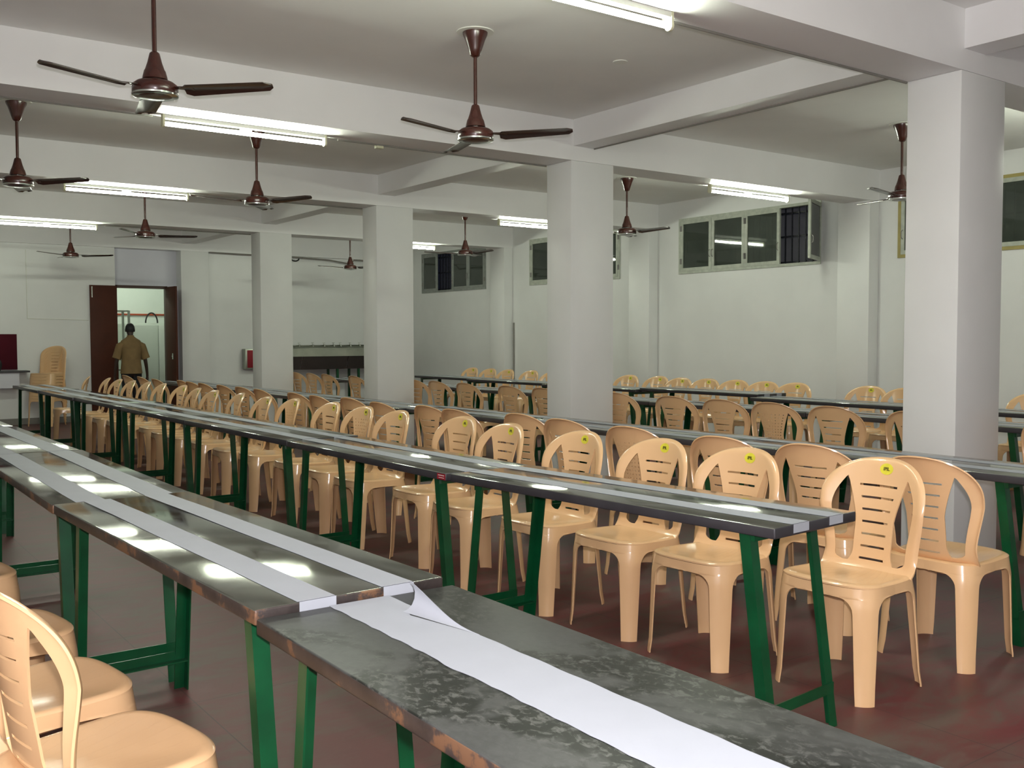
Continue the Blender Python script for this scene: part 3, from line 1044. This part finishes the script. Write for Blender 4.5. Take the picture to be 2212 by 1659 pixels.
def angle_bar(x0, x1, y, z, e, w=0.038, t=0.005):
    r = lambda x: [(x, y, z), (x, y - e * w, z), (x, y - e * w, z + t), (x, y - e * t, z + t), (x, y - e * t, z + w), (x, y, z + w)]
    return MB().loft([r(x0), r(x1)])

TWO = [(0.115, 0.205), (0.325, 0.415)]
# first row, closest to the camera
A_C = [
    (1.068, 1.185, 0, 1.80, 0.515, 0.742, 'smeared and dusty steel dining table closest to the camera, one wide paper strip'),
    (1.027, 2.985, 1.9, 1.79, 0.500, 0.762, 'steel dining table with two paper strips, second in the row closest to the camera'),
    (1.008, 4.835, -0.4, 1.87, 0.505, 0.757, 'steel dining table with two paper strips, third in the row closest to the camera'),
    (1.000, 6.69, 0.5, 1.82, 0.500, 0.757, 'steel dining table, fourth in the row closest to the camera'),
    (0.980, 8.55, 0.0, 1.82, 0.500, 0.757, 'steel dining table at the far end of the row closest to the camera'),
]
for i, (cx, cy, r, L, wd, z, lb) in enumerate(A_C):
    if i == 0:
        t0 = table(lb, cx, cy, r, L, wd, z, [], True, 'tables of the first row', wrap=False)
        # one wide sheet, its far corner torn and curling up
        hw, hl = wd / 2, L / 2
        x0, x1 = 0.986 - cx, 1.140 - cx
        rows = []
        n = 60
        for k in range(n + 1):
            y = -hl + (2 * hl - 0.003) * k / n
            yw = y + cy
            jl = 0.0015 * math.sin(k * 2.1) + random.uniform(-.0008, .0008) - (0.006 if 1.53 < yw < 1.58 else 0)
            xr = x1 + 0.0015 * math.sin(k * 1.3)
            if 1.69 < yw < 1.95:                     # bite left by the peeled flap
                u = (yw - 1.69) / 0.26
                xr = x1 - 0.052 * (u if u < 0.9 else 0.9 * (1 - u) / 0.1)
            xl = x0 + jl
            rows.append([(xl, y, z + .0008), ((xl + xr) / 2, y, z + .0008), (xr, y, z + .0008), (xr, y, z + .0015), ((xl + xr) / 2, y, z + .0015), (xl, y, z + .0015)])
        s_ = link('paper_strip', MB().loft(rows).mesh('paper_strip', MT['paper']), t0)
        s_['label'] = 'wide white paper strip with a peeling corner'
        fl = []
        for k in range(13):
            u = k / 12
            y = 1.69 + 0.245 * u - cy
            base = Vector((x1 - 0.050 * u, y, z + .0015))
            rise = 0.05 * u ** 1.5
            row = []
            for q in range(7):
                w = q / 6
                a = w * (0.4 + 1.9 * u)
                rr = 0.042 * u + 0.0006
                row.append((base.x + 0.052 * u * 0.35 + math.sin(a) * rr * 0.9 - 0.01 * u, base.y + 0.02 * u * w, base.z + (1 - math.cos(a)) * rr * 0.9 + 0.0002))
            fl.append(row)
        mf = MB().loft(fl, closed=False, caps=False).mesh('peeled_flap', MT['paper'], True)
        mf = bake(mf, [('SOLIDIFY', dict(thickness=0.0005, offset=0))], 'peeled_flap')
        link('peeled_flap', mf, s_)
    else:
        table(lb, cx, cy, r, L, wd, z, [(0.105, 0.20), (0.325, 0.412)] if i == 1 else [(0.08, 0.185), (0.335, 0.44)], False, 'tables of the first row')
# second row
yb_ = [2.04, 3.755, 5.555, 7.44, 9.25, 11.05, 12.87, 14.45]
xb_ = [2.735, 2.60, 2.60, 2.60, 2.60, 2.60, 2.585, 2.57]
for i in range(7):
    y0, y1 = yb_[i] + 0.004, yb_[i + 1] - 0.004
    cx = (xb_[i] + xb_[i + 1]) / 2 if i == 0 else xb_[i + 1]
    rot = math.degrees(math.atan2(xb_[0] - xb_[1], 1.7)) if i == 0 else 0.3 * (-1) ** i
    place = 'near end' if i == 0 else 'far end' if i == 6 else '%s from the near end' % ORD[i]
    t = table('steel dining table with two paper strips in the second row, %s' % place, cx, (y0 + y1) / 2, rot, y1 - y0, 0.48, 0.757 - (0.002 if i % 2 else 0),
              [(0.10, 0.19), (0.31, 0.395)], False, 'tables of the second row', edge='edgedark')
    if i == 1:
        s_ = link('label_sticker', MB().box(-0.2412, -0.2404, -(y1 - y0) / 2 + 0.10 - 0.1, -(y1 - y0) / 2 + 0.07, 0.724, 0.75).mesh('label_sticker', MT['red']), t)
        s_['label'] = 'small red maker sticker'
        link('print', MB().box(-0.2420, -0.2413, -(y1 - y0) / 2 + 0.01, -(y1 - y0) / 2 + 0.06, 0.741, 0.744).box(-0.2420, -0.2413, -(y1 - y0) / 2 + 0.01, -(y1 - y0) / 2 + 0.055, 0.731, 0.733).mesh('print', MT['batten']), s_)
# third row
yc_ = [0.35, 2.12, 3.90, 5.70, 7.50, 9.30, 11.1, 12.9, 14.6]
for i in range(8):
    y0, y1 = yc_[i] + 0.004, yc_[i + 1] - 0.004
    cx = 4.53 if i < 4 else 4.47
    table('steel dining table, third row before the columns, %s from near end' % ORD[i], cx, (y0 + y1) / 2, 0.4 * (-1) ** i, y1 - y0, 0.48, 0.757,
          [(0.10, 0.19), (0.31, 0.395)], False, 'tables of the third row', edge='edgedark')
# fourth row beyond the columns
yd_ = [1.45, 3.25, 5.05, 6.85, 8.65, 10.45, 12.2, 14.0]
for i in range(7):
    y0, y1 = yd_[i] + 0.004, yd_[i + 1] - 0.004
    table('steel dining table, fourth row beyond the columns, %s from near end' % ORD[i], 6.80, (y0 + y1) / 2, 0.3 * (-1) ** i, y1 - y0, 0.46, 0.757,
          [(0.10, 0.19), (0.30, 0.385)], False, 'tables of the fourth row', edge='edgedark')
# fifth row by the window wall
ye_ = [(3.15, 4.92, 8.06), (4.93, 6.70, 8.06), (6.80, 8.56, 8.30), (8.57, 10.40, 8.25), (10.45, 12.4, 8.38), (12.45, 14.15, 8.50)]
for i, (a, b, x) in enumerate(ye_):
    table('steel dining table, fifth row beside the window wall, %s from near end' % ORD[i], x, (a + b) / 2, 0.4 * (-1) ** i, b - a, 0.46, 0.757 if i != 2 else 0.775,
          [(0.10, 0.19), (0.30, 0.385)], False, 'tables of the fifth row', edge='edgedark')

# ---------------------------------------------------------------- end wall fittings
wt = thing('wash_trough', 'long steel hand-washing trough with dark apron at the end wall', 'sink', (8.15, 17.16, 0))
link('basin', MB().box(-0.95, 1.35, -0.27, 0.33, 1.04, 1.06).box(-0.95, 1.35, -0.27, -0.25, 1.06, 1.18).box(-0.95, 1.35, 0.31, 0.33, 1.06, 1.24)
     .box(-0.95, -0.93, -0.27, 0.33, 1.06, 1.18).box(1.33, 1.35, -0.27, 0.33, 1.06, 1.18).box(-0.95, 1.35, -0.285, -0.25, 1.175, 1.19).mesh('basin', MT['trough']), wt)
for a, b in ((-0.94, -0.62), (-0.61, 0.30), (0.31, 1.34)):
    mp = MB().add([(a, -0.255, 1.05), (b, -0.255, 1.05), (b - 0.03, -0.225, 0.80), (a - 0.03, -0.225, 0.80), (a, -0.24, 1.05), (b, -0.24, 1.05), (b - 0.03, -0.21, 0.80), (a - 0.03, -0.21, 0.80)],
                 [(0, 1, 2, 3), (4, 7, 6, 5), (0, 4, 5, 1), (1, 5, 6, 2), (2, 6, 7, 3), (3, 7, 4, 0)])
    link('panel', mp.mesh('panel', MT['darkpanel']), wt)
for x in (-0.8, 0.10, 0.54, 1.2):
    for y in (-0.2, 0.2):
        link('leg', MB().box(x - 0.02, x + 0.02, y - 0.02, y + 0.02, 0, 1.04).mesh('leg', MT['green']), wt)
link('supply_pipe', MB().tube([(-0.95, 0.22, 1.235), (1.35, 0.22, 1.235)], 0.014, 8).mesh('supply_pipe', MT['chrome'], True), wt)
for x in (-0.7, -0.5, -0.23, 0.0, 0.2, 0.34, 0.55, 0.75, 1.0):
    link('tap', MB().tube([(x, 0.22, 1.235), (x, 0.17, 1.25), (x, 0.13, 1.25), (x, 0.12, 1.215)], 0.011, 8).tube([(x, 0.17, 1.25), (x, 0.17, 1.285)], 0.007, 6)
         .box(x - 0.025, x + 0.025, 0.164, 0.176, 1.283, 1.293).mesh('tap', MT['chrome'], True), wt)

hb = thing('hose_box', 'red-fronted fire hose box on the end wall beside the fourth column', 'box', (6.83, 17.54, 1.0))
link('body', bevel_box('body', MT['trough'], -0.2, 0.2, -0.16, -0.0, -0.185, 0.185, 0.005), hb)
link('door', bevel_box('door', MT['red'], -0.165, 0.175, -0.168, -0.160, -0.16, 0.16, 0.003), hb)
bd = link('wall_board', bevel_box('wall_board', MT['maroon'], 2.15, 2.885, YE - 0.03, YE, 0.885, 1.45, 0.004))
tag(bd, 'dark maroon board on the end wall above the shelf', 'board')
sh = thing('wall_shelf', 'narrow grey shelf on the end wall beneath the maroon board', 'shelf', (2.55, YE, 0))
link('slab', bevel_box('slab', MT['edgedark'], -0.55, 0.47, -0.30, 0, 0.845, 0.872, 0.003), sh)
link('front', MB().box(-0.55, 0.32, -0.26, -0.24, 0.60, 0.845).mesh('front', MT['lilac']), sh)
for x in (-0.5, 0.3):
    link('bracket', MB().add([(x, -0.24, 0.845), (x, 0, 0.845), (x, 0, 0.62), (x + 0.02, -0.24, 0.845), (x + 0.02, 0, 0.845), (x + 0.02, 0, 0.62)],
         [(0, 1, 2), (3, 5, 4), (0, 3, 4, 1), (1, 4, 5, 2), (2, 5, 3, 0)]).mesh('bracket', MT['pipe']), sh)
rings = []
for k in range(9):
    u = k / 8
    r = 0.10 * (1 - 0.45 * u ** 2) * (0.8 + 0.2 * math.sin(u * PI))
    rings.append([(2.52 + r * 1.2 * math.cos(a) * (1 + 0.1 * math.sin(3 * a + u * 4)), 17.27 + r * 0.8 * math.sin(a), 0.873 + 0.26 * u) for a in [2 * PI * j / 16 for j in range(16)]])
bag = link('cloth_bag', MB().loft(rings).mesh('cloth_bag', MT['black'], True, 60))
tag(bag, 'slumped black bag on the shelf before the maroon board', 'bag')
sw = thing('switch_plate', 'small cream switch plate on the window wall beside the pilaster', 'switch', (XW, 14.36, 1.53))
link('plate', bevel_box('plate', MT['holder'], -0.012, 0, -0.06, 0.06, -0.06, 0.06, 0.003), sw)
link('switch', bevel_box('switch', MT['batten'], -0.016, -0.012, -0.015, 0.015, -0.02, 0.02, 0.001), sw)
pp = link('wall_pipe', MB().tube([(XW - 0.012, 13.72, 0.02), (XW - 0.012, 13.72, 1.63)], 0.010, 8).mesh('wall_pipe', MT['pipe'], True))
tag(pp, 'thin vertical pipe on the window wall beside the fourth pilaster', 'pipe')
cr = link('wall_cable', MB().tube([(3.05, YE - 0.006, 0.0 + 1.70), (3.05, YE - 0.006, 2.80)], 0.006, 6).tube([(3.05, YE - 0.006, 1.70), (3.98, YE - 0.006, 1.685)], 0.006, 6).mesh('wall_cable', MT['batten'], True))
tag(cr, 'thin white cable casing on the end wall leading to the door', 'cable')

# ---------------------------------------------------------------- the person walking out
def person(x, y, rz):
    p = thing('person', 'person in khaki short-sleeved shirt and dark trousers, seen from behind in the open doorway', 'person', (x, y, 0), rz)
    # faces +Y (away from the hall); x to the figure's right
    V = [  # joints: position, radius
        ((0, 0, 0.86), 0.115), ((0, 0.0, 1.02), 0.115), ((0, 0.005, 1.18), 0.125), ((0, 0.0, 1.30), 0.105), ((0, 0.01, 1.375), 0.05), ((0, 0.025, 1.43), 0.048),
        ((0, 0.045, 1.49), 0.072), ((0, 0.055, 1.56), 0.078), ((0, 0.052, 1.605), 0.05),
        ((0.10, 0, 1.31), 0.065), ((0.185, 0, 1.27), 0.052), ((0.235, -0.005, 1.10), 0.042), ((0.262, 0.0, 0.98), 0.036), ((0.285, 0.03, 0.86), 0.030), ((0.302, 0.06, 0.75), 0.023),
        ((-0.10, 0, 1.31), 0.065), ((-0.185, 0, 1.27), 0.052), ((-0.235, 0.01, 1.10), 0.042), ((-0.258, 0.02, 0.98), 0.036), ((-0.272, 0.045, 0.86), 0.030), ((-0.28, 0.07, 0.75), 0.023),
        ((0.085, 0, 0.80), 0.095), ((0.095, 0.03, 0.62), 0.075), ((0.10, 0.05, 0.46), 0.055), ((0.10, 0.02, 0.28), 0.050), ((0.10, -0.02, 0.09), 0.036), ((0.11, 0.02, 0.035), 0.034), ((0.12, 0.12, 0.028), 0.03),
        ((-0.085, 0, 0.80), 0.095), ((-0.095, -0.03, 0.62), 0.075), ((-0.10, -0.05, 0.46), 0.055), ((-0.10, -0.12, 0.28), 0.050), ((-0.10, -0.19, 0.10), 0.036), ((-0.11, -0.16, 0.035), 0.034), ((-0.12, -0.06, 0.028), 0.03),
    ]
    E_ = [(0, 1), (1, 2), (2, 3), (3, 4), (4, 5), (5, 6), (6, 7), (7, 8), (3, 9), (9, 10), (10, 11), (11, 12), (12, 13), (13, 14), (3, 15), (15, 16), (16, 17), (17, 18), (18, 19), (19, 20),
          (0, 21), (21, 22), (22, 23), (23, 24), (24, 25), (25, 26), (26, 27), (0, 28), (28, 29), (29, 30), (30, 31), (31, 32), (32, 33), (33, 34)]
    # hands: palm plus five bent fingers on each side
    for wi, s in ((14, 1), (20, -1)):
        w = Vector(V[wi][0])
        d = Vector((0.05 * s, 0.16, -1)).normalized()
        palm = w + d * 0.045
        V.append((tuple(palm), 0.026)); pi2 = len(V) - 1; E_.append((wi, pi2))
        for f, (off, ln) in enumerate(((-0.028, 0.060), (-0.010, 0.072), (0.008, 0.068), (0.024, 0.052))):
            a = palm + d * 0.035 + Vector((0, off, 0))
            b = a + d * ln * 0.5 + Vector((-0.004 * s, 0, 0))
            c = b + (d + Vector((-0.5 * s, 0, 0))).normalized() * ln * 0.5
            i0 = len(V); V += [(tuple(a), 0.0095), (tuple(b), 0.0085), (tuple(c), 0.007)]
            E_ += [(pi2, i0), (i0, i0 + 1), (i0 + 1, i0 + 2)]
        a = w + d * 0.03 + Vector((-0.012 * s, 0.034, 0)); b = a + d * 0.035 + Vector((-0.008 * s, 0.012, 0)); c = b + d * 0.028
        i0 = len(V); V += [(tuple(a), 0.011), (tuple(b), 0.0095), (tuple(c), 0.008)]
        E_ += [(wi, i0), (i0, i0 + 1), (i0 + 1, i0 + 2)]
    me = bpy.data.meshes.new('body')
    me.from_pydata([v[0] for v in V], E_, [])
    ob = bpy.data.objects.new('body', me); COL.objects.link(ob)
    md = ob.modifiers.new('Skin', 'SKIN')
    if not me.skin_vertices:
        bm = bmesh.new(); bm.from_mesh(me); bm.verts.layers.skin.verify(); bm.to_mesh(me); bm.free()
    for i, sv in enumerate(me.skin_vertices[0].data):
        r = V[i][1]
        sv.radius = (r, r); sv.use_root = (i == 0)
    ss = ob.modifiers.new('Sub', 'SUBSURF'); ss.levels = 2; ss.render_levels = 2
    dg = bpy.context.evaluated_depsgraph_get()
    out = bpy.data.meshes.new_from_object(ob.evaluated_get(dg))
    bpy.data.objects.remove(ob)
    out.materials.clear(); out.materials.append(MT['skin'])
    out.polygons.foreach_set('use_smooth', [True] * len(out.polygons))
    # features on the head: nose, ears
    link('body', out, p)
    def ell(c, r, n=12, m=8):
        rg = []
        for i in range(1, m):
            t = PI * i / m
            rg.append([(c[0] + r[0] * math.sin(t) * math.cos(2 * PI * k / n), c[1] + r[1] * math.sin(t) * math.sin(2 * PI * k / n), c[2] + r[2] * math.cos(t)) for k in range(n)])
        return rg
    for s in (-1, 1):
        link('ear', MB().loft(ell((s * 0.079, 0.05, 1.515), (0.012, 0.02, 0.032))).mesh('ear', MT['skin'], True), p)
    link('nose', MB().loft(ell((0, 0.138, 1.505), (0.016, 0.02, 0.028))).mesh('nose', MT['skin'], True), p)
    link('mouth', MB().loft(ell((0, 0.122, 1.465), (0.026, 0.008, 0.008))).mesh('mouth', MT['skin'], True), p)
    for s in (-1, 1):
        link('eye', MB().loft(ell((s * 0.030, 0.122, 1.53), (0.013, 0.008, 0.007))).mesh('eye', MT['batten'], True), p)
    # hair cap: back and top of the skull
    hr = []
    n = 24
    for i in range(0, 11):
        t = PI * 0.66 * i / 10 + 0.02
        ring = []
        for k in range(n):
            a = 2 * PI * k / n
            front = max(0, math.sin(a))
            tt = t * (1 - 0.36 * front)
            ring.append((0.084 * math.sin(tt) * math.cos(a), 0.045 + 0.096 * math.sin(tt) * math.sin(a), 1.535 + 0.098 * math.cos(tt)))
        hr.append(ring)
    link('hair', MB().loft(hr, caps=True).mesh('hair', MT['hair'], True, 80), p)
    # shirt
    def ring(cx, cy, cz, rx, ry, n=24, tilt=0):
        return [(cx + rx * math.cos(2 * PI * k / n), cy + ry * math.sin(2 * PI * k / n), cz + tilt * math.cos(2 * PI * k / n)) for k in range(n)]
    sh_ = MB().loft([ring(0, 0, 0.80, 0.195, 0.150), ring(0, 0, 0.88, 0.185, 0.145), ring(0, 0, 1.00, 0.172, 0.135), ring(0, 0, 1.12, 0.180, 0.138), ring(0, 0, 1.22, 0.198, 0.135),
                     ring(0, 0, 1.30, 0.200, 0.120), ring(0, 0.003, 1.345, 0.165, 0.098), ring(0, 0.008, 1.375, 0.110, 0.075), ring(0, 0.013, 1.405, 0.066, 0.064)], caps=False)
    for s in (-1, 1):
        rr = []
        for (cx, cz, r, dx) in ((0.13, 1.290, 0.072, 0), (0.185, 1.262, 0.076, 0), (0.213, 1.20, 0.073, 0), (0.238, 1.12, 0.074, 0), (0.262, 1.045, 0.078, 0)):
            rr.append([(s * (cx + r * math.cos(2 * PI * k / 18) * 0.93), 0.0 + r * 1.05 * math.sin(2 * PI * k / 18), cz + r * 0.32 * math.cos(2 * PI * k / 18)) for k in range(18)])
        sh_.loft(rr, caps=False)
    link('shirt', bake(sh_.mesh('shirt', MT['shirt'], True, 80), [('SOLIDIFY', dict(thickness=0.004, offset=0))], 'shirt', True, 80), p)
    link('collar', MB().loft([ring(0, 0.013, 1.392, 0.072, 0.069), ring(0, 0.016, 1.415, 0.064, 0.062), ring(0, 0.02, 1.43, 0.060, 0.058), ring(0, 0.02, 1.43, 0.054, 0.052)], caps=False).mesh('collar', MT['shirt'], True, 80), p)
    tr = MB().loft([ring(0, 0, 0.93, 0.150, 0.118), ring(0, 0, 0.86, 0.165, 0.128), ring(0, 0, 0.79, 0.172, 0.125)], caps=False)
    for s, leg in ((1, [(0.088, 0.0, 0.82, 0.100), (0.095, 0.03, 0.62, 0.086), (0.10, 0.05, 0.46, 0.074), (0.10, 0.02, 0.28, 0.068), (0.10, -0.02, 0.07, 0.064)]),
                   (-1, [(0.088, 0.0, 0.82, 0.100), (0.095, -0.03, 0.62, 0.086), (0.10, -0.05, 0.46, 0.074), (0.10, -0.12, 0.28, 0.068), (0.10, -0.18, 0.08, 0.064)])):
        tr.loft([[(s * cx + r * math.cos(2 * PI * k / 18), cy + r * math.sin(2 * PI * k / 18), cz) for k in range(18)] for cx, cy, cz, r in leg], caps=False)
    link('trousers', tr.mesh('trousers', MT['trousers'], True, 80), p)
    return p
pr_ = person(4.50, 16.9, math.radians(-3))
pr_.scale = (0.88, 0.95, 1.0)
